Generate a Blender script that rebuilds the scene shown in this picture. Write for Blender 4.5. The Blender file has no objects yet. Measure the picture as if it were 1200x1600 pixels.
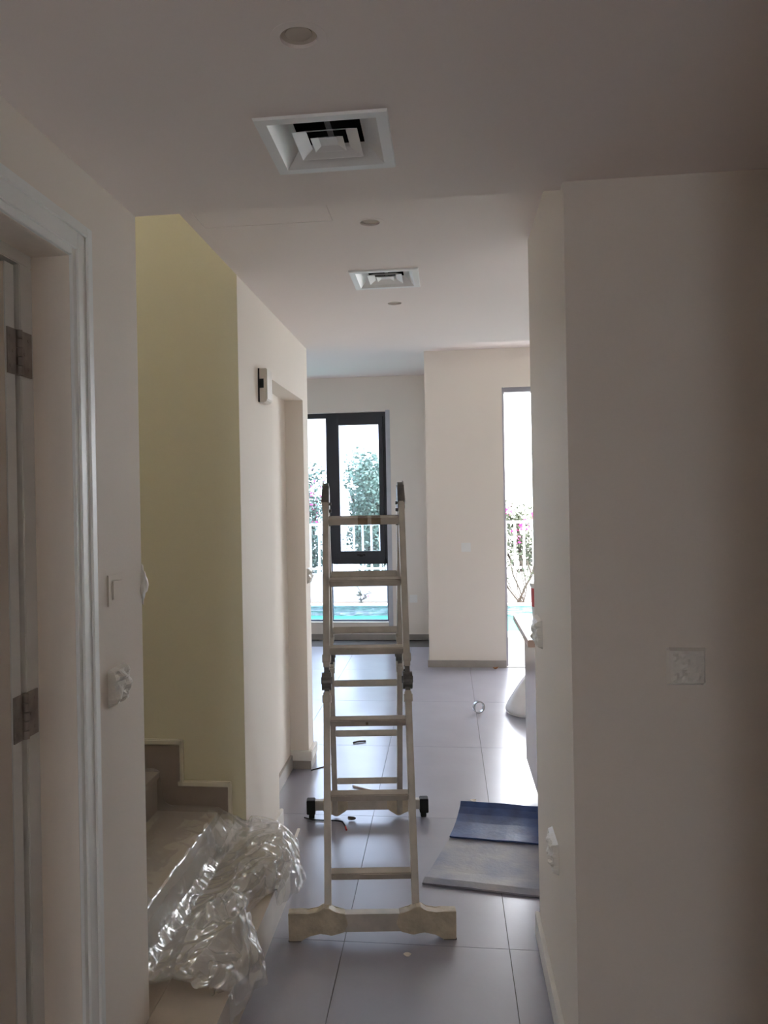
import bpy, bmesh, math, random
import numpy as np
from mathutils import Vector, Matrix, noise

random.seed(7)
S = bpy.context.scene
COL = S.collection

# ------------------------------------------------------------------ camera, world, light, exposure
EYE = 1.62
FPX, PPX, PPY, ROLL, YAW = 1250.0, 547.0, 779.7, 0.018, math.atan(0.12)
cam = bpy.data.cameras.new('camera')
cam_o = bpy.data.objects.new('camera', cam)
COL.objects.link(cam_o)
cam_o.location = (0, 0, EYE)
cam.sensor_fit = 'VERTICAL'
cam.sensor_height = 36.0
cam.lens = FPX / 1600 * 36.0
cam.shift_x = (600 - PPX) / 1600
cam.shift_y = -(800 - PPY) / 1600
cam.clip_start = 0.05
cam_o.rotation_euler = (Matrix.Rotation(YAW, 4, 'Z') @ Matrix.Rotation(math.pi/2, 4, 'X')
                        @ Matrix.Rotation(-ROLL, 4, 'Z')).to_euler()
S.camera = cam_o

world = bpy.data.worlds.new('world')
S.world = world
world.use_nodes = True
wbg = world.node_tree.nodes['Background']
wbg.inputs['Color'].default_value = (0.90, 0.93, 1.0, 1)
wbg.inputs['Strength'].default_value = 3.0

sun = bpy.data.lights.new('sun', 'SUN')
sun.energy = 4.2
sun.color = (1.0, 0.93, 0.82)
sun.angle = math.radians(0.6)
sun_o = bpy.data.objects.new('sun_offscreen', sun)
COL.objects.link(sun_o)
sun_o.rotation_euler = Vector((-0.62, 0.18, -0.72)).to_track_quat('-Z', 'Y').to_euler()

vs = S.view_settings
vs.view_transform = 'Standard'
vs.look = 'None'
vs.gamma = 1.0
vs.use_curve_mapping = False
vs.exposure = 2.2

cy = S.cycles
cy.max_bounces = 14
cy.diffuse_bounces = 10
cy.glossy_bounces = 6
cy.transmission_bounces = 8
cy.transparent_max_bounces = 16
cy.sample_clamp_indirect = 8.0
cy.caustics_reflective = True
cy.blur_glossy = 0.5
cy.caustics_refractive = False

# ------------------------------------------------------------------ materials
MATS = {}
def mat(name, color, rough=0.6, spec=0.5, metal=0.0, var=0.06, scale=8.0, bump=0.0, bscale=60.0, color2=None, stretch=None, detail=4.0):
    if name in MATS:
        return MATS[name]
    m = bpy.data.materials.new(name)
    m.use_nodes = True
    nt = m.node_tree
    b = nt.nodes['Principled BSDF']
    b.inputs['Roughness'].default_value = rough
    b.inputs['Metallic'].default_value = metal
    b.inputs['Specular IOR Level'].default_value = spec
    tc = nt.nodes.new('ShaderNodeTexCoord')
    src = tc.outputs['Object']
    if stretch:
        mp = nt.nodes.new('ShaderNodeMapping')
        mp.inputs['Scale'].default_value = stretch
        nt.links.new(src, mp.inputs['Vector'])
        src = mp.outputs['Vector']
    n = nt.nodes.new('ShaderNodeTexNoise')
    n.inputs['Scale'].default_value = scale
    n.inputs['Detail'].default_value = detail
    nt.links.new(src, n.inputs['Vector'])
    r = nt.nodes.new('ShaderNodeValToRGB')
    c2 = color2 if color2 else tuple(max(0, c * (1 - var * 2)) for c in color)
    r.color_ramp.elements[0].position = 0.3
    r.color_ramp.elements[0].color = (*c2, 1)
    r.color_ramp.elements[1].position = 0.7
    r.color_ramp.elements[1].color = (*color, 1)
    nt.links.new(n.outputs['Fac'], r.inputs['Fac'])
    nt.links.new(r.outputs['Color'], b.inputs['Base Color'])
    if bump:
        n2 = nt.nodes.new('ShaderNodeTexNoise')
        n2.inputs['Scale'].default_value = bscale
        n2.inputs['Detail'].default_value = 3
        nt.links.new(src, n2.inputs['Vector'])
        bp = nt.nodes.new('ShaderNodeBump')
        bp.inputs['Strength'].default_value = bump
        bp.inputs['Distance'].default_value = 0.01
        nt.links.new(n2.outputs['Fac'], bp.inputs['Height'])
        nt.links.new(bp.outputs['Normal'], b.inputs['Normal'])
    MATS[name] = m
    return m

def sheet_mat(name, tint, clear, rough, gloss):
    """thin see-through film or pane: transparent + glossy + translucent"""
    m = bpy.data.materials.new(name)
    m.use_nodes = True
    nt = m.node_tree
    nt.nodes.clear()
    out = nt.nodes.new('ShaderNodeOutputMaterial')
    tr = nt.nodes.new('ShaderNodeBsdfTransparent')
    tr.inputs['Color'].default_value = (*tint, 1)
    gl = nt.nodes.new('ShaderNodeBsdfGlossy')
    gl.inputs['Roughness'].default_value = rough
    gl.inputs['Color'].default_value = (0.95, 0.95, 0.95, 1)
    tl = nt.nodes.new('ShaderNodeBsdfTranslucent')
    tl.inputs['Color'].default_value = (0.86, 0.85, 0.83, 1)
    df = nt.nodes.new('ShaderNodeBsdfDiffuse')
    df.inputs['Color'].default_value = (0.86, 0.85, 0.83, 1)
    m0 = nt.nodes.new('ShaderNodeMixShader')
    m0.inputs[0].default_value = 0.5
    nt.links.new(tl.outputs[0], m0.inputs[1]); nt.links.new(df.outputs[0], m0.inputs[2])
    m1 = nt.nodes.new('ShaderNodeMixShader')
    m1.inputs[0].default_value = gloss
    nt.links.new(m0.outputs[0], m1.inputs[1]); nt.links.new(gl.outputs[0], m1.inputs[2])
    m2 = nt.nodes.new('ShaderNodeMixShader')
    m2.inputs[0].default_value = clear
    nt.links.new(m1.outputs[0], m2.inputs[1]); nt.links.new(tr.outputs[0], m2.inputs[2])
    nt.links.new(m2.outputs[0], out.inputs['Surface'])
    MATS[name] = m
    return m

M_wall = mat('painted_wall', (0.81, 0.748, 0.675), 0.75, 0.25, var=0.012, scale=1.6, bump=0.04, bscale=120)
M_olive = mat('painted_wall_sage', (0.68, 0.64, 0.46), 0.75, 0.25, var=0.02, scale=1.2, bump=0.04, bscale=120)
M_ceil = mat('painted_ceiling', (0.85, 0.775, 0.735), 0.8, 0.2, var=0.01, scale=1.5)
M_tile = mat('porcelain_tile', (0.30, 0.295, 0.345), 0.30, 1.0, var=0.07, scale=3.0, bump=0.02, bscale=40)
_b = M_tile.node_tree.nodes['Principled BSDF']
_b.inputs['Coat Weight'].default_value = 0.75
_b.inputs['Coat Roughness'].default_value = 0.24
_b.inputs['Coat IOR'].default_value = 1.75
_b.inputs['Coat Tint'].default_value = (0.96, 0.97, 1.0, 1)
M_grout = mat('grout', (0.13, 0.12, 0.11), 0.9, 0.2)
M_skirt = mat('stone_skirting', (0.36, 0.33, 0.30), 0.4, 0.4, var=0.06)
M_skirtp = mat('painted_skirting', (0.80, 0.77, 0.72), 0.5, 0.4, var=0.03, scale=14, bump=0.1, bscale=40)
M_stone = mat('beige_stone', (0.50, 0.43, 0.35), 0.35, 0.45, var=0.10, scale=7)
M_trim = mat('door_trim_paint', (0.84, 0.85, 0.83), 0.4, 0.4, var=0.02)
M_door = mat('door_laminate', (0.86, 0.79, 0.70), 0.45, 0.4, var=0.03, scale=3, stretch=(6, 6, 0.6))
M_steel = mat('brushed_steel', (0.42, 0.38, 0.35), 0.38, 0.5, 0.7, var=0.15, scale=30)
M_black = mat('black_rubber', (0.012, 0.012, 0.012), 0.6, 0.3)
M_dark = mat('black_duct_liner', (0.02, 0.02, 0.02), 0.9, 0.1)
M_frame = mat('charcoal_aluminium', (0.030, 0.034, 0.042), 0.45, 0.5, var=0.05)
M_framel = mat('blue_grey_aluminium', (0.16, 0.19, 0.26), 0.4, 0.5, var=0.05)
M_doorf = mat('grey_violet_frame', (0.35, 0.34, 0.38), 0.45, 0.5, var=0.05)
M_white = mat('white_plastic', (0.82, 0.81, 0.78), 0.35, 0.5, var=0.02)
M_vent = mat('vent_white', (0.85, 0.85, 0.84), 0.4, 0.4, var=0.01)
M_beigecap = mat('beige_cover', (0.62, 0.55, 0.47), 0.8, 0.2, var=0.06, scale=20)
M_alu = mat('scuffed_aluminium', (0.52, 0.475, 0.41), 0.45, 0.5, 0.25, var=0.12, scale=14, stretch=(1, 1, 1))
M_tape = mat('cream_tape', (0.58, 0.50, 0.37), 0.5, 0.4, var=0.16, scale=18, bump=0.3, bscale=40)
M_rag = mat('brown_stain', (0.24, 0.18, 0.12), 0.7, 0.3, var=0.2, scale=30)
M_hinge = mat('hinge_grey', (0.16, 0.15, 0.14), 0.4, 0.5, 0.6, var=0.15, scale=40)
M_matg = mat('dusty_mat', (0.36, 0.33, 0.31), 0.5, 0.4, color2=(0.17, 0.19, 0.26), scale=5, bump=0.1, bscale=60)
M_matb = mat('blue_mat_backing', (0.045, 0.095, 0.26), 0.4, 0.5, color2=(0.022, 0.045, 0.14), scale=9, bump=0.1, bscale=50)
M_cab = mat('glossy_cabinet', (0.62, 0.58, 0.58), 0.08, 0.5, var=0.01)
M_top = mat('worktop', (0.80, 0.74, 0.68), 0.25, 0.5, var=0.05, scale=12)
M_edge = mat('worktop_edge', (0.62, 0.46, 0.38), 0.4, 0.4, var=0.1)
M_sack = mat('woven_sack', (0.86, 0.85, 0.85), 0.5, 0.4, var=0.04, scale=10)
M_red = mat('red_print', (0.55, 0.03, 0.025), 0.4, 0.5, var=0.05)
M_leaf = mat('dry_leaf', (0.36, 0.17, 0.07), 0.7, 0.3, var=0.2, scale=30)
M_twig = mat('dry_twig', (0.10, 0.075, 0.055), 0.8, 0.2, var=0.2)
M_scrap = mat('paper_scrap', (0.70, 0.64, 0.56), 0.7, 0.3)
M_redw = mat('red_wire', (0.45, 0.03, 0.02), 0.4, 0.4)
M_turf = mat('green_turf', (0.055, 0.33, 0.22), 0.9, 0.2, var=0.12, scale=30, bump=0.4, bscale=200)
M_pave = mat('white_paving', (0.58, 0.575, 0.56), 0.7, 0.3, var=0.05)
M_gwall = mat('white_render', (0.62, 0.63, 0.65), 0.85, 0.2, var=0.06, scale=3)
M_pstone = mat('blue_grey_stone', (0.50, 0.54, 0.60), 0.8, 0.3, color2=(0.24, 0.27, 0.33), scale=9, bump=0.8, bscale=14)
M_fence = mat('white_metal_fence', (0.82, 0.85, 0.88), 0.4, 0.5, var=0.02)
M_bark = mat('bark', (0.06, 0.05, 0.042), 0.9, 0.2, var=0.2, scale=20)
M_soil = mat('soil', (0.30, 0.22, 0.16), 0.95, 0.1, var=0.2, scale=30)
M_leaf1 = mat('foliage_green', (0.085, 0.10, 0.06), 0.5, 0.4, color2=(0.045, 0.055, 0.04), scale=2.5)
M_leaf2 = mat('foliage_teal', (0.17, 0.26, 0.20), 0.5, 0.4, color2=(0.09, 0.15, 0.12), scale=2.5)
M_petal = mat('magenta_petal', (0.75, 0.05, 0.28), 0.6, 0.3, var=0.1)
M_house = mat('pale_house_wall', (0.80, 0.77, 0.72), 0.85, 0.2, var=0.03)
M_film = sheet_mat('clear_plastic_film', (0.97, 0.96, 0.95), 0.53, 0.15, 0.50)
M_filmw = sheet_mat('wrap_film', (0.95, 0.94, 0.93), 0.25, 0.25, 0.30)
M_frost = sheet_mat('frosted_glass', (0.97, 0.97, 0.97), 0.6, 0.3, 0.1)
M_glass = sheet_mat('tinted_glass', (0.58, 0.63, 0.70), 0.93, 0.02, 0.9)
M_clear = sheet_mat('clear_glass', (0.97, 0.99, 0.99), 0.94, 0.02, 0.9)

# ------------------------------------------------------------------ helpers
def link(o, parent=None):
    COL.objects.link(o)
    if parent is not None:
        o.parent = parent
    return o

def tag(o, label=None, cat=None, group=None, kind=None):
    if label: o['label'] = label
    if cat: o['category'] = cat
    if group: o['group'] = group
    if kind: o['kind'] = kind
    return o

def empty(name, loc=(0, 0, 0), rz=0.0):
    o = bpy.data.objects.new(name, None)
    o.empty_display_size = 0.05
    link(o)
    o.location = loc
    o.rotation_euler = (0, 0, rz)
    return o

def build(name, bm, m, parent=None, smooth=False, bevel=0.0, seg=2):
    if bevel:
        bmesh.ops.bevel(bm, geom=list(bm.edges), offset=bevel, segments=seg, affect='EDGES', clamp_overlap=True)
    bmesh.ops.recalc_face_normals(bm, faces=bm.faces[:])
    me = bpy.data.meshes.new(name)
    bm.to_mesh(me)
    bm.free()
    for mm in (m if isinstance(m, (list, tuple)) else [m]):
        me.materials.append(mm)
    if smooth:
        for p in me.polygons:
            p.use_smooth = True
    o = bpy.data.objects.new(name, me)
    return link(o, parent)

def bx(bm, x0, x1, y0, y1, z0, z1, mi=0):
    v = [bm.verts.new(c) for c in ((x0, y0, z0), (x1, y0, z0), (x1, y1, z0), (x0, y1, z0),
                                   (x0, y0, z1), (x1, y0, z1), (x1, y1, z1), (x0, y1, z1))]
    for f in ((0, 3, 2, 1), (4, 5, 6, 7), (0, 1, 5, 4), (1, 2, 6, 5), (2, 3, 7, 6), (3, 0, 4, 7)):
        bm.faces.new([v[i] for i in f]).material_index = mi

def boxes(name, lst, m, parent=None, bevel=0.0):
    bm = bmesh.new()
    for b in lst:
        bx(bm, *b)
    return build(name, bm, m, parent, bevel=bevel)

def bar(bm, p0, p1, w, d, side=(1, 0, 0), mi=0):
    """box along p0-p1, width w along 'side', depth d across"""
    p0, p1 = Vector(p0), Vector(p1)
    t = (p1 - p0).normalized()
    s = Vector(side)
    s = (s - t * s.dot(t)).normalized()
    n = t.cross(s)
    v = []
    for p in (p0, p1):
        for a, b in ((-1, -1), (1, -1), (1, 1), (-1, 1)):
            v.append(bm.verts.new(p + s * (a * w / 2) + n * (b * d / 2)))
    for f in ((0, 3, 2, 1), (4, 5, 6, 7), (0, 1, 5, 4), (1, 2, 6, 5), (2, 3, 7, 6), (3, 0, 4, 7)):
        bm.faces.new([v[i] for i in f]).material_index = mi

def cyl(bm, p0, p1, r0, r1=None, n=16, caps=True):
    r1 = r0 if r1 is None else r1
    p0, p1 = Vector(p0), Vector(p1)
    t = (p1 - p0).normalized()
    a = Vector((0, 0, 1)) if abs(t.z) < 0.9 else Vector((1, 0, 0))
    s = t.cross(a).normalized(); u = t.cross(s)
    A, B = [], []
    for i in range(n):
        c = s * math.cos(2*math.pi*i/n) + u * math.sin(2*math.pi*i/n)
        A.append(bm.verts.new(p0 + c*r0)); B.append(bm.verts.new(p1 + c*r1))
    for i in range(n):
        bm.faces.new((A[i], A[(i+1) % n], B[(i+1) % n], B[i]))
    if caps:
        bm.faces.new(A[::-1]); bm.faces.new(B)

def tube(bm, pts, r, n=8):
    for a, b in zip(pts[:-1], pts[1:]):
        cyl(bm, a, b, r, n=n)

def lathe(bm, prof, n=32, c=(0, 0, 0)):
    rings = []
    for r, z in prof:
        rings.append([bm.verts.new((c[0] + r*math.cos(2*math.pi*i/n), c[1] + r*math.sin(2*math.pi*i/n), c[2] + z)) for i in range(n)])
    for A, B in zip(rings[:-1], rings[1:]):
        for i in range(n):
            bm.faces.new((A[i], A[(i+1) % n], B[(i+1) % n], B[i]))
    return rings

def prism(bm, poly, axis, a0, a1, mi=0):
    """extrude a 2-D polygon along an axis ('x': poly is (y,z); 'y': poly is (x,z); 'z': poly is (x,y))"""
    def P(p, a):
        return {'x': (a, p[0], p[1]), 'y': (p[0], a, p[1]), 'z': (p[0], p[1], a)}[axis]
    A = [bm.verts.new(P(p, a0)) for p in poly]
    B = [bm.verts.new(P(p, a1)) for p in poly]
    n = len(poly)
    bm.faces.new(A).material_index = mi
    bm.faces.new(B[::-1]).material_index = mi
    for i in range(n):
        bm.faces.new((A[i], B[i], B[(i+1) % n], A[(i+1) % n])).material_index = mi

def struct(o):
    o['kind'] = 'structure'
    return o

def slab_with_holes(name, x0, x1, y0, y1, z0, z1, holes, m):
    xs = sorted({x0, x1, *[h[0] for h in holes], *[h[1] for h in holes]})
    ys = sorted({y0, y1, *[h[2] for h in holes], *[h[3] for h in holes]})
    xs = [x for x in xs if x0 <= x <= x1]; ys = [y for y in ys if y0 <= y <= y1]
    def solid(i, j):
        cx = (xs[i]+xs[i+1])/2; cy_ = (ys[j]+ys[j+1])/2
        return not any(h[0] < cx < h[1] and h[2] < cy_ < h[3] for h in holes)
    bm = bmesh.new()
    cache = {}
    def V(i, j, z):
        k = (i, j, z)
        if k not in cache:
            cache[k] = bm.verts.new((xs[i], ys[j], z))
        return cache[k]
    nx, ny = len(xs)-1, len(ys)-1
    for i in range(nx):
        for j in range(ny):
            if not solid(i, j):
                continue
            bm.faces.new((V(i, j, z0), V(i, j+1, z0), V(i+1, j+1, z0), V(i+1, j, z0)))
            bm.faces.new((V(i, j, z1), V(i+1, j, z1), V(i+1, j+1, z1), V(i, j+1, z1)))
            for (di, dj, a, b) in ((-1, 0, (i, j), (i, j+1)), (1, 0, (i+1, j+1), (i+1, j)), (0, -1, (i+1, j), (i, j)), (0, 1, (i, j+1), (i+1, j+1))):
                p, q = i+di, j+dj
                if not (0 <= p < nx and 0 <= q < ny and solid(p, q)):
                    bm.faces.new((V(*a, z0), V(*a, z1), V(*b, z1), V(*b, z0)))
    return struct(build(name, bm, m))

# ------------------------------------------------------------------ key dimensions (metres; x right, y down the hall)
C1, C2, C3 = 2.43, 2.56, 3.02           # ceilings: near hall, hall, living room
XL, XW, XR = -0.86, -0.848, 0.315       # near left wall, hall wall with niche, right wall side
YS = 2.178                              # end of the near left wall and edge of the near ceiling
YG = 3.25                               # sage stair wall
YN0, YN1, YE = 3.90, 4.755, 4.92        # niche and end of hall wall
YD, YB = 7.69, 9.15                     # wall with the terrace door; wall with the window
BX0, BX1, BY0 = -3.4, 2.6, -2.6         # outer limits

# ------------------------------------------------------------------ the setting
# floor: joint bed plus single tiles
bm = bmesh.new()
bx(bm, BX0, BX1, BY0, YB + 0.2, -0.20, -0.004)
floor = struct(build('floor', bm, M_grout))
TX, TY, G = 0.595, 1.160, 0.0012
def tile_mesh():
    bm = bmesh.new()
    bx(bm, G, TX - G, G, TY - G, -0.012, 0.0)
    me = bpy.data.meshes.new('floor_tile')
    bm.to_mesh(me); bm.free()
    me.materials.append(M_tile)
    return me
tm = tile_mesh()
for i in range(-5, 5):
    for j in range(-5, 6):
        x, y = -0.399 + i*TX, 2.905 + j*TY
        if x + TX > BX1 + 0.1 or x < BX0 - 0.1 or y < BY0 - 0.7 or y > YB or y + TY > YB + 0.4:
            continue
        if y + TY > YD + 0.1 and x > -0.3 and y > YD - 0.1:
            continue
        o = bpy.data.objects.new('floor_tile', tm)
        link(o, floor)
        o.location = (x, y, 0)
# ceilings with the holes of the fittings
VENT = 0.288
V1, V2 = (-0.2505, 1.803), (-0.2405, 3.420)
D1, D2, D3 = (-0.242, 1.383), (-0.241, 2.716), (-0.230, 3.858)
def sq(c, s): return (c[0]-s/2, c[0]+s/2, c[1]-s/2, c[1]+s/2)
PANEL = (-0.806, -0.363, 2.205, 2.676)
slab_with_holes('ceiling', BX0, BX1, BY0, YS, C1, C1 + 0.16, [sq(V1, 0.24), sq(D1, 0.068)], M_ceil)
slab_with_holes('ceiling_hall', XW, BX1, YS + 0.002, 4.95, C2, C2 + 0.16, [sq(V2, 0.24), sq(D2, 0.068), sq(D3, 0.068), PANEL], M_ceil)
struct(boxes('ceiling_living', [(BX0, BX1, YE, YB + 0.2, C3, C3 + 0.1), (XW, BX1, 4.85, 4.95, C2 + 0.16, C3 + 0.05)], M_ceil))
struct(boxes('ceiling_stairwell', [(BX0, XW, YS - 0.14, YG + 0.1, 4.8, 4.9)], M_ceil))

struct(boxes('ceiling_lid', [(BX0, BX1, BY0, YS - 0.14, C1 + 0.17, C1 + 0.25), (XW + 0.1, BX1, YS + 0.002, 4.85, C2 + 0.17, C2 + 0.25)], M_ceil))  # unseen lid added to stop sky leaking through the ceiling gaps
# near left wall with a doorway (opening y 0.885..1.765, z < 2.197)
DY0, DY1, DZ = 0.885, 1.765, 2.197
struct(boxes('wall_left', [(XL - 0.13, XL, BY0, DY0, 0, C1), (XL - 0.13, XL, DY0, DY1, DZ, C1), (XL - 0.13, XL, DY1, YS, 0, C1)], M_wall))
struct(boxes('wall_stair_near', [(BX0, XL - 0.13, YS - 0.14, YS, 0, C1), (BX0, XW, YS - 0.14, YS, C1 + 0.16, 4.8)], M_wall))
struct(boxes('wall_side_room', [(BX0 - 0.1, BX0, BY0, YS - 0.14, 0, C1)], M_wall))
# sage stair wall and stairwell
struct(boxes('wall_stair', [(BX0, XW - 0.0015, YG, YG + 0.12, 0, 4.8)], M_olive))
UW = (2.35, 3.10, 3.45, 4.40)        # upper floor window at the head of the stairs
struct(boxes('wall_stair_end', [(BX0 - 0.1, BX0, YS - 0.14, YG + 0.12, 0, UW[2]), (BX0 - 0.1, BX0, YS - 0.14, YG + 0.12, UW[3], 4.8),
                                (BX0 - 0.1, BX0, YS - 0.14, UW[0], UW[2], UW[3]), (BX0 - 0.1, BX0, UW[1], YG + 0.12, UW[2], UW[3])], M_wall))
wo = struct(boxes('window_2_offscreen', [(BX0 - 0.06, BX0 - 0.055, UW[0], UW[1], UW[2], UW[3])], M_clear))
boxes('window_frame', [(BX0 - 0.08, BX0 - 0.03, UW[0], UW[0] + 0.05, UW[2], UW[3]), (BX0 - 0.08, BX0 - 0.03, UW[1] - 0.05, UW[1], UW[2], UW[3]),
                       (BX0 - 0.08, BX0 - 0.03, UW[0] + 0.05, UW[1] - 0.05, UW[2], UW[2] + 0.05), (BX0 - 0.08, BX0 - 0.03, UW[0] + 0.05, UW[1] - 0.05, UW[3] - 0.05, UW[3])], M_frame, wo)
struct(boxes('wall_stair_upper', [(XW, XW + 0.1, YS - 0.14, YG + 0.12, C2 + 0.16, 4.8)], M_wall))
# hall wall with a shallow niche
ND, NZ = 0.112, 2.22
struct(boxes('wall_hall', [(XW - 0.0015, XW, YG, YG + 0.12, 0, C2 + 0.05), (XW - 0.35, XW, YG + 0.12, YN0, 0, C2 + 0.05), 
                           (XW - 0.35, XW, YN0, YN1, NZ, C2 + 0.05), (XW - 0.35, XW, YN1, YE, 0, C2 + 0.05)], M_wall))
struct(boxes('wall_niche', [(XW - 0.35, XW - ND, YN0, YN1, 0, NZ), (XW - ND, XW - 0.0015, YN1 - 0.0015, YN1, 0, NZ)], M_wall))
struct(boxes('wall_living_near', [(BX0, XW - 0.35, YE - 0.12, YE, 0, C3), (XW - 0.35, XW, YE - 0.12, YE, C2 + 0.05, C3)], M_wall))
struct(boxes('wall_living_left', [(BX0 - 0.1, BX0, YE - 0.12, YB + 0.2, 0, C3)], M_wall))
# right block
struct(boxes('wall_right', [(XR, BX1, 2.12, 3.0, 0, C2 + 0.02)], M_wall))
struct(boxes('wall_kitchen', [(BX1, BX1 + 0.1, 3.0, YD + 0.25, 0, C3)], M_wall))
struct(boxes('wall_near_right', [(BX1, BX1 + 0.1, BY0, 3.0, 0, C1)], M_wall))
# wall behind the camera
BW = (-0.82, -0.36, 0.10, 2.20)      # glazed entrance side light
struct(boxes('wall_back', [(BX0, BW[0], BY0 - 0.12, BY0, 0, C1), (BW[1], BX1, BY0 - 0.12, BY0, 0, C1),
                           (BW[0], BW[1], BY0 - 0.12, BY0, 0, BW[2]), (BW[0], BW[1], BY0 - 0.12, BY0, BW[3], C1)], M_wall))
wo = struct(boxes('window_3_offscreen', [(BW[0], BW[1], BY0 - 0.07, BY0 - 0.06, BW[2], BW[3])], M_frost))
boxes('window_frame', [(BW[0], BW[0] + 0.05, BY0 - 0.09, BY0 - 0.03, BW[2], BW[3]), (BW[1] - 0.05, BW[1], BY0 - 0.09, BY0 - 0.03, BW[2], BW[3]),
                       (BW[0] + 0.05, BW[1] - 0.05, BY0 - 0.09, BY0 - 0.03, BW[2], BW[2] + 0.05), (BW[0] + 0.05, BW[1] - 0.05, BY0 - 0.09, BY0 - 0.03, BW[3] - 0.05, BW[3])], M_frame, wo)
struct(boxes('wall_entry_shade', [(0.37, BX1, BY0, 0.92, 0, C1)], M_wall))  # unseen wall added to keep the right-hand wall in shade
# wall with the terrace door and its return
XC, XD0, XD1, ZD = -0.186, 0.54, 2.35, 2.652
struct(boxes('wall_column', [(XC, XD0, YD, YD + 0.22, 0, C3), (XD0, XD1, YD, YD + 0.22, ZD, C3), (XD1, BX1, YD, YD + 0.22, 0, C3),
                             (XC, XC + 0.2, YD + 0.22, YB + 0.18, 0, C3)], M_wall))
# wall with the window (opening x -2.6..-0.68, z 0.20..2.62)
XW0, XW1, ZW0, ZW1 = -2.60, -0.675, 0.200, 2.618
struct(boxes('wall_far', [(BX0, XW0, YB, YB + 0.2, 0, C3), (XW0, XW1, YB, YB + 0.2, 0, ZW0), (XW0, XW1, YB, YB + 0.2, ZW1, C3),
                          (XW1, XC, YB, YB + 0.2, 0, C3)], M_wall))
# skirting
sk, st = 0.065, 0.014
struct(boxes('baseboard_far', [(BX0, XC, YB - st, YB, 0, sk)], M_skirt))
struct(boxes('baseboard_column', [(XC - st, XD0 + 0.0, YD - st, YD, 0, sk), (XC - st, XC, YD, YB - st, 0, sk)], M_skirt))
struct(boxes('baseboard_right', [(XR - 0.016, XR, 2.12 - 0.016, 3.0 + 0.016, 0, 0.085), (XR, BX1, 2.12 - 0.016, 2.12, 0, 0.085), (XR, BX1, 3.0, 3.016, 0, 0.085)], M_skirtp, bevel=0.003))
struct(boxes('baseboard_hall', [(XW - ND, XW, YN0, YN0 + 0.016, 0, 0.085),
                                (XW - ND, XW - ND + 0.016, YN0 + 0.016, YN1 - 0.016, 0, 0.085), ], M_skirt, bevel=0.002))
struct(boxes('baseboard_wall', [(XW, XW + 0.016, YG, YN0 + 0.016, 0, 0.085)], M_skirtp, bevel=0.003))
struct(boxes('baseboard_niche', [(XW - ND, XW + 0.016, YN1 - 0.018, YN1, 0, 0.105), (XW, XW + 0.016, YN1, YE + 0.016, 0, 0.105)], M_skirt, bevel=0.002))
struct(boxes('trim_1', [(XW - ND, XW + 0.022, YN1 - 0.024, YN1, 0.052, 0.112), (XW, XW + 0.022, YN1, YE + 0.02, 0.052, 0.112)], M_skirtp, bevel=0.004))
struct(boxes('baseboard_left', [(XL, XL + 0.014, BY0, DY0 - 0.085, 0, 0.085), (XL, XL + 0.014, DY1 + 0.085, YS, 0, 0.085)], M_skirtp, bevel=0.003))

# ------------------------------------------------------------------ window on the far wall
w1 = struct(boxes('window_1', [(XW0, XW1, YB + 0.06, YB + 0.12, ZW1 - 0.055, ZW1), (XW0, XW0 + 0.05, YB + 0.06, YB + 0.12, ZW0, ZW1 - 0.055)], M_frame, bevel=0.004))
Yw = YB + 0.06
XM = -1.375
boxes('mullion', [(XM, XM + 0.055, Yw - 0.01, Yw + 0.06, 0.87, ZW1 - 0.055)], M_frame, w1, bevel=0.004)
boxes('jamb', [(XW1 - 0.045, XW1, Yw, Yw + 0.06, 0.87, ZW1 - 0.055)], M_frame, w1, bevel=0.004)
boxes('transom', [(XM + 0.055, XW1, Yw, Yw + 0.06, 0.865, 0.925)], M_frame, w1, bevel=0.004)
sash = boxes('sash', [(XM + 0.050, -1.222, Yw - 0.03, Yw + 0.03, 0.918, ZW1 - 0.048), (-0.762, XW1 - 0.036, Yw - 0.03, Yw + 0.03, 0.918, ZW1 - 0.048),
                      (-1.222, -0.762, Yw - 0.03, Yw + 0.03, 0.918, 1.016), (-1.222, -0.762, Yw - 0.03, Yw + 0.03, 2.475, ZW1 - 0.048)], M_frame, w1, bevel=0.004)
boxes('window_handle', [(-1.03, -0.93, Yw - 0.055, Yw - 0.03, 0.965, 0.985), (-1.0, -0.96, Yw - 0.07, Yw - 0.055, 0.955, 0.980)], M_black, sash, bevel=0.003)
boxes('pane', [(-1.222, -0.762, Yw, Yw + 0.006, 1.016, 2.475)], M_glass, w1)
boxes('pane', [(XW0 + 0.05, XM, Yw + 0.02, Yw + 0.026, ZW0 + 0.02, ZW1 - 0.055)], M_glass, w1)
boxes('pane', [(XM + 0.05, XW1 - 0.018, Yw + 0.02, Yw + 0.026, ZW0 + 0.02, 0.865)], M_glass, w1)
boxes('lower_frame', [(XM + 0.012, XM + 0.05, Yw, Yw + 0.05, ZW0, 0.87), (XW1 - 0.018, XW1, Yw, Yw + 0.05, ZW0, 0.87), (XW0 + 0.05, XM + 0.012, Yw, Yw + 0.05, ZW0, ZW0 + 0.02),
                      (XM + 0.05, XW1 - 0.018, Yw, Yw + 0.05, ZW0, ZW0 + 0.02)], M_framel, w1, bevel=0.003)
struct(boxes('trim_2', [(XW1, XW1 + 0.05, YB - 0.006, YB + 0.02, ZW0 - 0.05, ZW1 + 0.015)], mat('blue_grey_strip', (0.55, 0.56, 0.60), 0.8, 0.2), bevel=0.002))  # flat blue-grey strip along the window edge

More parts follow.
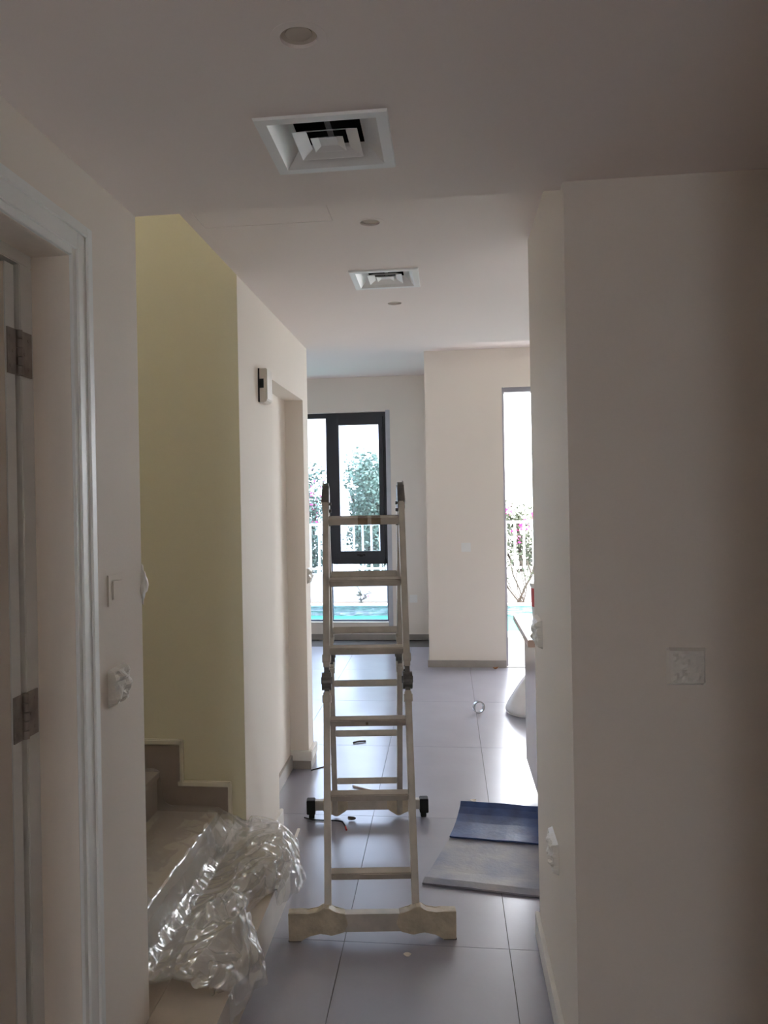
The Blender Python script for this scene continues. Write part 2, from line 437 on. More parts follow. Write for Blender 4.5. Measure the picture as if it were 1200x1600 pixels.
# ------------------------------------------------------------------ terrace door
d1 = struct(boxes('door_1', [(XD0, XD0 + 0.022, YD + 0.03, YD + 0.15, 0, ZD), (XD0 + 0.022, XD1, YD + 0.03, YD + 0.15, ZD - 0.045, ZD),
                             (XD1 - 0.05, XD1, YD + 0.03, YD + 0.15, 0, ZD - 0.045)], M_doorf, bevel=0.004))
boxes('threshold', [(XD0, XD1, YD - 0.0, YD + 0.18, -0.02, 0.006)], M_pave, d1)
for k, (a, b, yy) in enumerate(((1.38, 2.30, YD + 0.11),)):
    leaf = boxes('sliding_leaf', [(a, a + 0.06, yy - 0.02, yy + 0.02, 0.01, ZD - 0.045), (b - 0.06, b, yy - 0.02, yy + 0.02, 0.01, ZD - 0.045),
                                  (a + 0.06, b - 0.06, yy - 0.02, yy + 0.02, 0.01, 0.08), (a + 0.06, b - 0.06, yy - 0.02, yy + 0.02, ZD - 0.11, ZD - 0.045)], M_doorf, d1)
    boxes('pane', [(a + 0.06, b - 0.06, yy - 0.003, yy + 0.003, 0.08, ZD - 0.11)], M_clear, leaf)

# ------------------------------------------------------------------ doorway on the left: lining, architrave, open leaf
d2 = struct(boxes('door_2', [(-0.95, XL + 0.002, DY1 - 0.001, DY1 + 0.02, 0, DZ), (-0.95, XL + 0.002, DY0 - 0.02, DY0 + 0.001, 0, DZ), (-0.95, XL + 0.002, DY0, DY1, DZ - 0.001, DZ + 0.02)], M_door))
bm = bmesh.new()
for (a, b, p) in ((0.0, 0.058, 0.010), (0.018, 0.070, 0.016), (0.058, 0.082, 0.022)):
    bx(bm, XL - 0.001, XL + p, DY1 + a, DY1 + b, 0, DZ + b)
    bx(bm, XL - 0.001, XL + p, DY0 - b, DY0 - a, 0, DZ + b)
    bx(bm, XL - 0.001, XL + p, DY0 - a, DY1 + a, DZ + a, DZ + b)
build('architrave', bm, M_trim, d2, bevel=0.0012)
boxes('door_stop', [(-1.01, -0.951, 1.713, DY1 + 0.004, 0, DZ - 0.03), (-1.01, -0.951, DY0, DY1, DZ - 0.03, DZ + 0.02)], M_trim, d2, bevel=0.002)
boxes('rebate_shade', [(-1.0, -0.970, 1.704, 1.713, 0, DZ - 0.035)], M_black, d2)  # black strip painting the shade beside the door stop
LF0, LF1 = 1.653, 1.690
leaf = boxes('door_leaf', [(-1.80, -0.955, LF0, LF1, 0.008, DZ - 0.04)], M_door, d2, bevel=0.002)
boxes('leaf_edge', [(-0.956, -0.953, LF0, LF1, 0.008, DZ - 0.04)], M_trim, leaf)
boxes('gap_shade', [(-1.02, -0.985, LF1, 1.704, 0.008, DZ - 0.04)], M_black, d2)  # black strip standing in for the shade inside the hinge gap
for z0 in (1.093, 1.912):
    bm = bmesh.new()
    bx(bm, -0.9535, -0.9505, 1.656, 1.690, z0, z0 + 0.102)
    bx(bm, -0.9515, -0.9485, 1.706, 1.757, z0, z0 + 0.102)
    for k in range(5):
        cyl(bm, (-0.9465, 1.698, z0 + k*0.0204 + 0.001), (-0.9465, 1.698, z0 + k*0.0204 + 0.0195), 0.0075, n=14)
    bx(bm, -0.954, -0.950, 1.690, 1.706, z0, z0 + 0.102)
    h = build('hinge', bm, M_steel, d2)
    bm = bmesh.new()
    for yy, zz in ((1.742, 0.018), (1.725, 0.051), (1.742, 0.084), (1.668, 0.018), (1.678, 0.051), (1.668, 0.084)):
        cyl(bm, (-0.9545, yy, z0 + zz), (-0.9472 if yy > 1.7 else -0.9495, yy, z0 + zz), 0.0042, n=10)
    build('hinge_screw', bm, M_steel, h)

# ------------------------------------------------------------------ stairs
NOSE = [-0.663, -0.973, -1.222, -1.475, -1.73, -1.985, -2.24, -2.495, -2.75, -3.005]
RISE = 0.163
stairs = empty('staircase', (-0.9, 2.7, 0))
tag(stairs, 'beige stone staircase rising beside the sage green wall', 'stairs')
for k, xn in enumerate(NOSE):
    z1 = RISE*(k+1)
    xe = NOSE[k+1] - 0.02 if k+1 < len(NOSE) else BX0 + 0.001
    bm = bmesh.new()
    if k == 0:
        bx(bm, xe, XW + 0.001, YS + 0.001, YG - 0.001, 0, z1 - 0.025)
        bx(bm, XL + 0.001, xn - 0.004, 2.05, YG - 0.001, 0, z1 - 0.025)
        bx(bm, XL + 0.001, xn + 0.002, 2.048, YG - 0.001, z1 - 0.025, z1)
        bx(bm, xe, XL, YS + 0.001, YG - 0.001, z1 - 0.025, z1)
    else:
        bx(bm, xe, xn - 0.004, YS + 0.001, YG - 0.001, 0, z1 - 0.025)
        bx(bm, xe, xn + 0.006, YS + 0.001, YG - 0.001, z1 - 0.025, z1)
    o = build('step', bm, M_stone)
    o.location = -stairs.location
    o.parent = stairs
# stepped skirting up the sage wall, with a plaster bead along its top
JX = [-0.92, -1.125, -1.375, -1.63, -1.885, -2.14, -2.395, -2.65]
JZ = [0.440, 0.612, 0.782, 0.950, 1.113, 1.276, 1.44, 1.60]
def skirt_poly(off):
    top = [(JX[0] + off, 0.17)]
    for x, z, in zip(JX, JZ):
        if top[-1][0] != x + off:
            top.append((x + off, top[-1][1]))
        top.append((x + off, z + off))
    top.append((JX[-1] - 0.2, JZ[-1] + off))
    return top
bm = bmesh.new()
pts = skirt_poly(0.0)
low = [(x - 0.0, z - 0.26) for x, z in pts][::-1]
for i in range(len(pts) - 1):       # quads under each horizontal run
    (xa, za), (xb, zb) = pts[i], pts[i+1]
    if abs(za - zb) < 1e-6:
        bx(bm, xb, xa, YG - 0.014, YG - 0.0005, za - 0.30, za)
o = struct(build('baseboard_stair', bm, mat('brown_stone_skirting', (0.30, 0.25, 0.21), 0.45, 0.4, var=0.08)))
bm = bmesh.new()
pts = skirt_poly(0.0)
for i in range(len(pts) - 1):
    (xa, za), (xb, zb) = pts[i], pts[i+1]
    if abs(za - zb) < 1e-6:
        bx(bm, xb - 0.012, xa + 0.012, YG - 0.018, YG - 0.0005, za - 0.010, za + 0.014)
    else:
        bx(bm, xa - 0.004, xa + 0.014, YG - 0.018, YG - 0.0005, za - 0.01, zb + 0.014)
struct(build('trim_3', bm, mat('cream_plaster_bead', (0.74, 0.69, 0.56), 0.6, 0.3), bevel=0.004))

# ------------------------------------------------------------------ plastic film over the stairs (relaxed against the steps as a slack sheet)
def make_film():
    base = [(-1.62, .668), (-1.47, .668), (-1.455, .645), (-1.425, .520), (-1.40, .505), (-1.235, .505), (-1.213, .492), (-1.192, .365), (-1.165, .345),
            (-.992, .342), (-.962, .330), (-.940, .225), (-.905, .182), (-.72, .176), (-.66, .172), (-.640, .150), (-.625, .06)]
    tent = [(-1.62, .668), (-1.47, .668), (-1.455, .645), (-1.425, .520), (-1.40, .505), (-1.235, .505), (-1.213, .492), (-1.192, .365), (-1.165, .350),
            (-.992, .350), (-.962, .345), (-.900, .315), (-.84, .280), (-.74, .235), (-.66, .20), (-.640, .17), (-.625, .10)]
    def resample(pl, n):
        seg = [math.dist(a, b) for a, b in zip(pl[:-1], pl[1:])]
        out = []
        for k in range(n):          # equal steps along the base profile, same parameter for the tent profile
            out.append(k/(n-1))
        return out
    segl = [math.dist(a, b) for a, b in zip(base[:-1], base[1:])]
    cum = [0.0]
    for l in segl: cum.append(cum[-1] + l)
    def at(pl, s):
        s = s*cum[-1]
        for i in range(len(segl)):
            if s <= cum[i+1] or i == len(segl)-1:
                f = (s - cum[i])/segl[i]
                return (pl[i][0] + (pl[i+1][0] - pl[i][0])*f, pl[i][1] + (pl[i+1][1] - pl[i][1])*f)
    def smooth(a, b, v):
        t = min(1, max(0, (v - a)/(b - a)))
        return t*t*(3 - 2*t)
    def ridge(p, k):
        return (1 - min(1, abs(noise.noise(p))*2.4))**k
    bm_v, faces = [], []
    def layer(NU, NV, s0, s1, seed, lift, amp_mul, shrink):
        off = len(bm_v)
        for i in range(NU):
            s = s0 + (s1 - s0)*i/(NU-1)
            xb, zb = at(base, s); xt, zt = at(tent, s)
            for j in range(NV):
                t = j/(NV-1)
                y = 2.285 + 0.955*t
                y += 0.012*noise.noise(Vector((s*9, t*3, seed)))
                w = smooth(2.98, 3.22, y)
                x, z = xb + (xt - xb)*w, zb + (zt - zb)*w
                out = smooth(-0.96, -0.72, x)
                # ragged lower edge of the sheet
                A = math.exp(-((y - 3.05)/0.17)**2); B = math.exp(-((y - 2.45)/0.20)**2)
                lim = -0.735 + 0.150*A + 0.135*B - shrink*0.04 + 0.03*noise.noise(Vector((y*8, seed*3, 0)))
                if x > -0.90:
                    x = -0.90 + (x + 0.90)*(lim + 0.90)/0.275
                    over = max(0, x + 0.650)
                    z = z if over == 0 else min(z, 0.17 - over*0.9)
                heap = out*(0.62*math.exp(-(((x + 0.70)/0.13)**2 + ((y - 3.03)/0.19)**2)) + 0.85*math.exp(-(((x + 0.76)/0.16)**2 + ((y - 2.52)/0.20)**2)))
                y2 = y + out*(y - 2.9)*0.32*(1 if y > 2.9 else 0)
                q = Vector((x*6.0 + seed, y2*6.0, z*6.0))
                wx, wy = x + 0.05*noise.noise(q*0.5), y2 + 0.05*noise.noise(q*0.5 + Vector((5, 5, 5)))
                def fold(ang, fa, fb, k, sd):
                    c_, s_ = math.cos(ang), math.sin(ang)
                    u_, v_ = wx*c_ + wy*s_, -wx*s_ + wy*c_
                    return ridge(Vector((u_*fa, v_*fb, sd)), k)
                r1 = fold(0.9 + seed*0.2, 8.0, 2.6, 1.3, seed)
                r2 = fold(-0.6 + seed*0.3, 15.0, 5.0, 1.5, seed + 4)
                r3 = fold(2.2 + seed, 30.0, 10.0, 1.6, seed + 9)
                f = 0.55*r1 + 0.32*r2 + 0.13*r3
                amp = (0.006 + 0.014*smooth(-1.12, -0.90, x) + 0.085*heap)*amp_mul
                z2 = z + lift*(0.25 + heap) + 0.060*heap + amp*f
                sw = 0.008 + 0.030*min(1, heap + 0.35*out)
                x2 = x + sw*(noise.noise(q*1.3 + Vector((7, seed, 0))) + 0.5*noise.noise(q*3.1 + Vector((1, seed, 0))))*smooth(-1.0, -0.85, x) + 0.010*(r2 - 0.3)*smooth(-1.0, -0.9, x)
                y2 += sw*0.9*(noise.noise(q*1.3 + Vector((0, 7, seed))) + 0.5*noise.noise(q*3.1 + Vector((0, 9, seed))))*smooth(-1.0, -0.85, x)
                if x2 < XW + 0.012 and y2 > YG - 0.022: y2 = YG - 0.022
                y2 = max(y2, YS + 0.01)
                # keep clear of the steps
                hgt = 0.0
                for k, xn in enumerate(NOSE[:6]):
                    if x2 < xn + 0.008 and (y2 < YG): hgt = RISE*(k+1)
                if z2 < hgt + 0.006:
                    z2 = hgt + 0.006
                z2 = max(z2, 0.02)
                bm_v.append((x2, y2, z2))
        for i in range(NU-1):
            for j in range(NV-1):
                a = off + i*NV + j
                faces.append((a, a + NV, a + NV + 1, a + 1))
    layer(260, 200, 0.0, 1.0, 1.7, 0.0, 1.0, 0.0)
    layer(110, 190, 0.66, 0.99, 5.3, 0.020, 1.1, 0.6)
    layer(90, 170, 0.72, 0.98, 9.1, 0.036, 1.15, 1.1)
    me = bpy.data.meshes.new('plastic_sheet')
    me.from_pydata(bm_v, [], faces)
    me.materials.append(M_film)
    for p in me.polygons:
        p.use_smooth = True
    o = bpy.data.objects.new('plastic_sheet', me)
    link(o)
    tag(o, 'crumpled clear plastic sheet draped over the stairs', 'plastic sheet')
make_film()

bm = bmesh.new()
bar(bm, (-0.655, 2.92, 0.171), (-0.668, 3.458, 0.176), 0.012, 0.006)
es = build('edging_strip', bm, M_white, bevel=0.001)
tag(es, 'thin white edging strip poking out from under the plastic sheet', 'edging strip')
# ------------------------------------------------------------------ ladder
def make_ladder():
    L = empty('folding_ladder', (-0.362, 3.495, 0), math.radians(6.5))
    tag(L, 'paint-spattered aluminium folding ladder opened as a trestle in the hall', 'ladder')
    HX, TOPZ, TOPY, FY = 0.163, 1.655, 0.030, 0.5635
    def P(side, z):            # centre line of a stile at height z; side -1 front, +1 rear
        return side*(FY + (TOPY - FY)*z/TOPZ)
    ru = (0.207, 0.470, 0.735, 1.003, 1.272, 1.527)
    for side in (-1, 1):
        for sx in (-1, 1):
            bm = bmesh.new()
            z0 = 0.03
            bar(bm, (sx*HX, P(side, z0), z0), (sx*HX, P(side, 0.845), 0.845), 0.026, 0.060)
            build('stile', bm, M_alu, L, bevel=0.004)
            bm = bmesh.new()
            bar(bm, (sx*HX, P(side, 0.935), 0.935), (sx*HX, P(side, 1.60), 1.60), 0.026, 0.060)
            build('stile', bm, M_alu, L, bevel=0.004)
            # locking joint half way up
            bm = bmesh.new()
            bar(bm, (sx*HX, P(side, 0.84), 0.84), (sx*HX, P(side, 0.94), 0.94), 0.020, 0.040)
            cyl(bm, (sx*HX - 0.019, P(side, 0.885), 0.885), (sx*HX + 0.019, P(side, 0.885), 0.885), 0.036, n=20)
            jn = build('locking_joint', bm, M_hinge, L)
            for zz in (0.800, 0.952):
                bm = bmesh.new()
                bar(bm, (sx*HX, P(side, zz), zz), (sx*HX, P(side, zz + 0.036), zz + 0.036), 0.034, 0.068)
                build('joint_sleeve', bm, M_alu, jn, bevel=0.005)
            bm = bmesh.new()
            bar(bm, (sx*HX, P(side, 0.872), 0.872), (sx*HX, P(side, 0.902), 0.902), 0.044, 0.030)
            bar(bm, (sx*(HX - 0.005), P(side, 0.905) - 0.01*side, 0.905), (sx*(HX - 0.005), P(side, 0.925) - 0.01*side, 0.925), 0.016, 0.05)
            build('release_lever', bm, M_black, jn, bevel=0.003)
        for k, z in enumerate(ru):
            bm = bmesh.new()
            y = P(side, z)
            c = bmesh.ops.create_cube(bm, size=1.0)['verts']
            sc = Matrix.Diagonal((2*HX - 0.022, 0.036, 0.030, 1))
            tilt = Matrix.Rotation(math.atan2(FY - TOPY, TOPZ)*(-side), 4, 'X')
            bmesh.ops.transform(bm, matrix=Matrix.Translation((0, y, z)) @ tilt @ sc, verts=c)
            rg = build('rung', bm, M_alu, L, bevel=0.004)
            if side == -1 and k in (2, 5):
                bm = bmesh.new()
                for (xa, xb) in (((-0.028, 0.020), (0.03, 0.075)) if k == 5 else ((-0.012, 0.004),)):
                    c = bmesh.ops.create_cube(bm, size=1.0)['verts']
                    bmesh.ops.transform(bm, matrix=Matrix.Translation(((xa+xb)/2, y, z)) @ tilt @ Matrix.Diagonal((xb - xa, 0.0372, 0.030 if k == 5 else 0.018, 1)), verts=c)
                build('stain', bm, M_rag, rg, bevel=0.003)
    # top joints
    for sx in (-1, 1):
        bm = bmesh.new()
        for side in (-1, 1):
            bar(bm, (sx*HX, P(side, 1.57), 1.57), (sx*HX, side*0.012, 1.668), 0.030, 0.050)
        cyl(bm, (sx*HX - 0.013, 0, 1.655), (sx*HX + 0.013, 0, 1.655), 0.036, n=22)
        tj = build('top_joint', bm, M_hinge, L, bevel=0.0)
        bm = bmesh.new()
        bar(bm, (sx*(HX + 0.017), -0.03, 1.60), (sx*(HX + 0.010), 0.0, 1.690), 0.006, 0.050)
        build('joint_plate', bm, mat('worn_bright_metal', (0.8, 0.78, 0.74), 0.25, 0.5, 0.7, var=0.1), tj, bevel=0.002)
        bm = bmesh.new()
        for q in range(4):
            cyl(bm, (sx*(HX - 0.024), -0.035 - 0.006*q, 1.60 - q*0.030), (sx*(HX - 0.012), -0.035 - 0.006*q, 1.60 - q*0.030), 0.007, n=10)
        build('rivet', bm, M_hinge, tj)
    # front foot bar wrapped in tape, with flared ends
    yb = -FY
    prof = [(-0.307, 0.0), (-0.262, 0.0), (-0.235, 0.022), (-0.19, 0.036), (0.19, 0.036), (0.235, 0.026), (0.262, 0.0), (0.307, 0.0),
            (0.307, 0.101), (0.262, 0.099), (0.24, 0.094), (0.19, 0.098), (-0.19, 0.098), (-0.235, 0.098), (-0.307, 0.101)]
    bm = bmesh.new()
    prism(bm, prof, 'y', yb - 0.018, yb + 0.018)
    fb = build('foot_bar', bm, M_alu, L, bevel=0.003)
    for sx in (-1, 1):
        bm = bmesh.new()
        q = [(0.307, 0.001), (0.262, 0.001), (0.232, 0.022), (0.19, 0.031), (0.15, 0.020), (0.105, 0.032), (0.088, 0.062), (0.100, 0.100), (0.135, 0.106), (0.160, 0.122), (0.178, 0.122), (0.20, 0.106), (0.235, 0.100), (0.26, 0.104), (0.308, 0.104)]
        prism(bm, [(sx*a, b) for a, b in q], 'y', yb - 0.0205, yb + 0.0205)
        build('tape_wrap', bm, M_tape, fb, bevel=0.002)
        bm = bmesh.new()
        bx(bm, sx*0.285 - 0.023, sx*0.285 + 0.023, yb - 0.019, yb + 0.019, 0, 0.006)
        build('rubber_pad', bm, M_black, fb)
    # rear foot bar with black rubber ends
    yb = FY
    bm = bmesh.new()
    bx(bm, -0.285, 0.285, yb - 0.018, yb + 0.018, 0.040, 0.088)
    rb = build('foot_bar', bm, M_alu, L, bevel=0.003)
    for sx in (-1, 1):
        bm = bmesh.new()
        bx(bm, sx*0.287 - 0.022, sx*0.287 + 0.022, yb - 0.024, yb + 0.024, 0.022, 0.094)
        bx(bm, sx*0.284 - 0.014, sx*0.284 + 0.014, yb - 0.020, yb + 0.020, 0.0, 0.022)
        build('rubber_foot', bm, M_black, rb, bevel=0.003)
        bm = bmesh.new()
        q = [(0.225, 0.038), (0.195, 0.030), (0.165, 0.012), (0.150, 0.012), (0.115, 0.034), (0.098, 0.050), (0.100, 0.086), (0.125, 0.096), (0.150, 0.118), (0.176, 0.118), (0.20, 0.100), (0.225, 0.092)]
        prism(bm, [(sx*a, b) for a, b in q], 'y', yb - 0.0215, yb + 0.0215)
        build('tape_wrap', bm, M_tape, rb, bevel=0.002)
make_ladder()

# ------------------------------------------------------------------ ceiling fittings
def frustum(bm, c, s0, z0, s1, z1):
    A = [bm.verts.new((c[0] + a*s0/2, c[1] + b*s0/2, z0)) for a, b in ((-1, -1), (1, -1), (1, 1), (-1, 1))]
    B = [bm.verts.new((c[0] + a*s1/2, c[1] + b*s1/2, z1)) for a, b in ((-1, -1), (1, -1), (1, 1), (-1, 1))]
    for i in range(4):
        bm.faces.new((A[i], A[(i+1) % 4], B[(i+1) % 4], B[i]))
def make_vent(c, zc, label):
    v = empty('air_vent', (c[0], c[1], zc))
    tag(v, label, 'air vent', 'square ceiling air vents')
    bm = bmesh.new()
    O, I = VENT, 0.236
    for (s0, z0, s1, z1) in ((O, 0.0, O - 0.004, -0.006), (O - 0.004, -0.006, I, -0.006), (I, -0.006, 0.158, 0.030), (0.158, 0.030, 0.150, 0.032), (0.150, 0.032, 0.236, 0.0)):
        frustum(bm, (0, 0), s0, z0, s1, z1)
    build('frame', bm, M_vent, v)
    for (s0, z0, s1, z1) in ((0.142, -0.004, 0.088, 0.0085), (0.070, -0.003, 0.040, 0.0035)):
        bm = bmesh.new()
        frustum(bm, (0, 0), s0, z0, s1, z1)
        frustum(bm, (0, 0), s0, z0, s0 + 0.003, z0)
        if s0 < 0.1:
            w = s1/2
            bm.faces.new([bm.verts.new(p) for p in ((-w, -w, z1), (w, -w, z1), (w, w, z1), (-w, w, z1))])
        lv = build('louvre', bm, M_vent, v)
        bm = bmesh.new()
        frustum(bm, (0, 0), s0 + 0.003, z0 + 0.0005, s1 + 0.003, z1 + 0.002)
        build('louvre_back', bm, M_vent, lv)
    boxes('support_bar', [(-0.03, 0.03, -0.079, -0.072, 0.020, 0.034), (-0.006, 0.006, -0.079, 0.079, 0.034, 0.04)], mat('dull_metal', (0.2, 0.19, 0.18), 0.5), v)
    bm = bmesh.new()
    a, h = 0.118, 0.15
    frustum(bm, (0, 0), 2*a, 0.001, 2*a, h)
    bm.faces.new([bm.verts.new(p) for p in ((-a, -a, h), (a, -a, h), (a, a, h), (-a, a, h))])
    build('duct_box', bm, M_dark, v)
make_vent(V1, C1, 'square white air vent in the lowered ceiling beside the large recessed light')
make_vent(V2, C2, 'square white air vent between two small recessed lights in hall ceiling')
def make_downlight(c, zc, r, label):
    d = empty('recessed_light', (c[0], c[1], zc))
    tag(d, label, 'ceiling light', 'recessed ceiling lights')
    bm = bmesh.new()
    lathe(bm, [(r + 0.017, 0.0), (r + 0.016, -0.0006), (r, -0.0006), (r, 0.012)], 40)
    build('ring', bm, M_ceil, d, smooth=False)
    bm = bmesh.new()
    rings = lathe(bm, [(r, 0.006), (r*0.72, 0.008), (r*0.70, 0.006)], 40)
    bm.faces.new(rings[-1])
    build('cover', bm, M_beigecap, d)
make_downlight(D1, C1, 0.033, 'round recessed light in the lowered ceiling before the square vent')
make_downlight(D2, C2, 0.033, 'round recessed light beside the ceiling access panel')
make_downlight(D3, C2, 0.033, 'round recessed light beyond the second vent towards the living room')
ap = boxes('access_panel', [(PANEL[0] + 0.002, PANEL[1] - 0.002, PANEL[2] + 0.002, PANEL[3] - 0.002, C2 + 0.0005, C2 + 0.02)], M_ceil)
tag(ap, 'flush square access panel in the hall ceiling above the stairs', 'access panel')

# ------------------------------------------------------------------ wall fittings
def crumple(bm, c, size, seed, n=12, amp=0.35):
    r = bmesh.ops.create_icosphere(bm, subdivisions=3, radius=1.0)
    for v in r['verts']:
        p = v.co.copy()
        f = 1 + amp*(noise.noise(p*2.2 + Vector((seed, 0, 0))) + 0.7*abs(noise.noise(p*4.5 + Vector((0, seed, 0)))) - 0.3)
        v.co = Vector((c[0] + p.x*size[0]*f, c[1] + p.y*size[1]*f, c[2] + p.z*size[2]*f))

def wall_plate(name, loc, normal_axis, w, h, label, cat, wrap=None, m=M_wall, group=None, switches=1, thick=0.009):
    """plate lying on a wall; local x = width, local z = height, local -y = out of the wall"""
    e = empty(name, loc, normal_axis)
    tag(e, label, cat, group)
    boxes('plate', [(-w/2, w/2, -thick, 0.0, -h/2, h/2)], m, e, bevel=min(0.003, thick*0.4))
    if wrap is None:
        for k in range(switches):
            wd = w*0.62/switches
            xc = (k - (switches-1)/2)*wd
            boxes('rocker', [(xc - wd/2 + 0.002, xc + wd/2 - 0.002, -thick - 0.004, -thick + 0.001, -h*0.30, h*0.30)], m, e, bevel=0.002)
    else:
        bm = bmesh.new()
        nx, nz = 15, 15
        g = [[None]*nz for _ in range(nx)]
        for i in range(nx):
            for k in range(nz):
                a = i/(nx-1)*2 - 1; b = k/(nz-1)*2 - 1
                ed = max(abs(a), abs(b))
                hgt = 0.011 + (1 - ed**3)*wrap*(0.35 + 0.9*abs(noise.noise(Vector((a*1.7 + loc[0]*31, b*1.7 + loc[2]*17, 2.0)))) + 0.5*noise.noise(Vector((a*3.3, b*3.3, loc[2]*9))))
                if ed > 0.99: hgt = 0.0005
                g[i][k] = bm.verts.new((a*(w/2 + 0.004), -hgt, b*(h/2 + 0.004)))
        for i in range(nx-1):
            for k in range(nz-1):
                bm.faces.new((g[i][k], g[i+1][k], g[i+1][k+1], g[i][k+1]))
        build('wrap', bm, M_filmw2, e)
    return e
M_filmw2 = mat('painted_over_film', (0.80, 0.77, 0.71), 0.28, 0.5, var=0.03, scale=20, bump=0.15, bscale=60)
PI = math.pi
# facing -y: rz 0 ; facing +x: rz +90deg (local -y -> +x) ; facing -x: rz -90deg
wall_plate('light_switch', (0.597, 2.12, 1.180), 0, 0.087, 0.087, 'square light switch under wrinkled film on the brown shaded wall', 'light switch', wrap=0.012, m=M_wall)
wall_plate('blank_plate', (XL, 1.995, 1.396), PI/2, 0.100, 0.082, 'flat painted blank plate above the taped switch on left wall', 'wall plate', m=M_wall, switches=1, thick=0.004)
wall_plate('light_switch', (XL, 1.992, 1.148), PI/2, 0.096, 0.088, 'light switch with crumpled shiny tape beside the door frame', 'light switch', wrap=0.030, m=M_wall)
wall_plate('light_switch', (XR, 2.83, 1.150), -PI/2, 0.150, 0.090, 'switch under bulging film on wall end above the worktop edge', 'light switch', wrap=0.026, m=M_wall)
wall_plate('power_socket', (XR, 2.52, 0.527), -PI/2, 0.140, 0.088, 'low power socket under film on the wall beside the mat', 'power socket', wrap=0.022, m=M_wall)
wall_plate('light_switch', (0.180, YD, 1.141), 0, 0.090, 0.086, 'small white switch on white wall beside the terrace door', 'light switch', m=M_white, switches=2)
wall_plate('power_socket', (-0.390, YB, 0.470), 0, 0.090, 0.088, 'low white wall socket beside the tall window', 'power socket', m=M_white, switches=1)
wall_plate('light_switch', (XW, 4.845, 1.155), PI/2, 0.086, 0.086, 'light switch on the narrow wall edge after the niche', 'light switch', wrap=0.020, m=M_white)
# film bunched round the wall corner
bm = bmesh.new()
crumple(bm, (XL - 0.008, YS + 0.012, 1.385), (0.018, 0.026, 0.055), 4.2, amp=0.5)
o = build('plastic_wrap', bm, M_filmw2, smooth=True)
tag(o, 'crumpled plastic wrap bunched on the wall corner by stairs', 'plastic wrap')
# door chime
ch = empty('door_chime', (XW, 3.655, 2.15))
tag(ch, 'cream door chime box with black slot beside the niche', 'door chime')
bm = bmesh.new()
prism(bm, [(0.0, -0.078), (0.030, -0.078), (0.042, -0.066), (0.042, 0.078), (0.0, 0.078)], 'y', -0.055, 0.055)
build('housing', bm, mat('cream_plastic', (0.74, 0.68, 0.60), 0.4, 0.5), ch, bevel=0.004)
boxes('slot', [(0.0, 0.026, -0.0565, -0.05, -0.012, 0.030)], M_black, ch)
boxes('seam', [(-0.0005, 0.007, -0.0575, 0.0565, -0.076, 0.078)], M_black, ch)

# ------------------------------------------------------------------ kitchen end
kc = empty('kitchen_cabinet', (0.7, 4.36, 0))
tag(kc, 'glossy pale grey kitchen base cabinet under the worktop', 'cabinet')
def kb(name, b, m, parent, bevel=0.0):
    return boxes(name, [(b[0] - 0.7, b[1] - 0.7, b[2] - 4.36, b[3] - 4.36, b[4], b[5])], m, parent, bevel)
kb('body', (0.45, 1.05, 4.09, 4.66, 0.118, 0.858), M_cab, kc)
kb('side_panel', (0.430, 0.450, 4.098, 4.66, 0.118, 0.858), M_cab, kc, 0.0015)
kb('plinth', (0.49, 1.0, 4.14, 4.63, 0, 0.118), M_skirt, kc)
wt = boxes('worktop', [(0.395, 1.10, 4.07, 4.965, 0.862, 0.90)], [M_top], bevel=0.003)
tag(wt, 'pale worktop with wood edge reaching past the wall corner', 'worktop')
boxes('edge_band', [(0.393, 0.3955, 4.07, 4.965, 0.864, 0.898), (0.395, 1.10, 4.0685, 4.071, 0.864, 0.898)], M_edge, wt)
# the far end of the worktop rests on a leg panel
lp = boxes('support_panel', [(0.80, 0.83, 4.67, 4.95, 0, 0.862)], M_cab)
tag(lp, 'glossy panel holding up the worktop overhang', 'panel')
# bucket
bk = empty('paint_bucket', (0.565, 4.80, 0.90))
tag(bk, 'white bucket with a red band standing on the worktop', 'bucket')
bm = bmesh.new()
r = lathe(bm, [(0.072, 0.0), (0.076, 0.07), (0.079, 0.185), (0.084, 0.187), (0.084, 0.200), (0.078, 0.200)], 36)
bm.faces.new(r[0]); 
build('pail', bm, M_white, bk, smooth=False)
bm = bmesh.new()
lathe(bm, [(0.0765, 0.070), (0.0775, 0.071), (0.080, 0.178), (0.079, 0.179)], 36)
rbnd = build('band', bm, M_red, bk)
boxes('print_panel', [(-0.030, -0.010, -0.0800, -0.070, 0.10, 0.13)], M_white, rbnd)
bm = bmesh.new()
r = lathe(bm, [(0.086, 0.196), (0.086, 0.208), (0.060, 0.212)], 36)
bm.faces.new(r[-1])
build('lid', bm, M_white, bk)
# dry leaf on the worktop
def curled_leaf(name, loc, s, rz, m, label, cat, curl=0.4, group=None):
    bm = bmesh.new()
    n = 8
    L, R, C = [], [], []
    for i in range(n+1):
        t = i/n
        w = math.sin(math.pi*min(1, t*1.02))**0.8*0.45*s
        zc = curl*s*(t - 0.5)**2*1.6 + 0.001
        C.append(bm.verts.new((s*(t - 0.5), 0, zc)))
        L.append(bm.verts.new((s*(t - 0.5), w, zc + curl*0.5*w)))
        R.append(bm.verts.new((s*(t - 0.5), -w, zc + curl*0.5*w)))
    for i in range(n):
        bm.faces.new((C[i], C[i+1], L[i+1], L[i])); bm.faces.new((R[i], R[i+1], C[i+1], C[i]))
    o = build(name, bm, m)
    o.location = loc; o.rotation_euler = (0, 0, rz)
    sm = o.modifiers.new('thickness', 'SOLIDIFY'); sm.thickness = 0.0012
    tag(o, label, cat, group)
    return o
curled_leaf('dry_leaf', (0.462, 4.37, 0.902), 0.045, 0.5, M_leaf, 'curled reddish brown dry leaf lying on the worktop', 'leaf', 0.9)
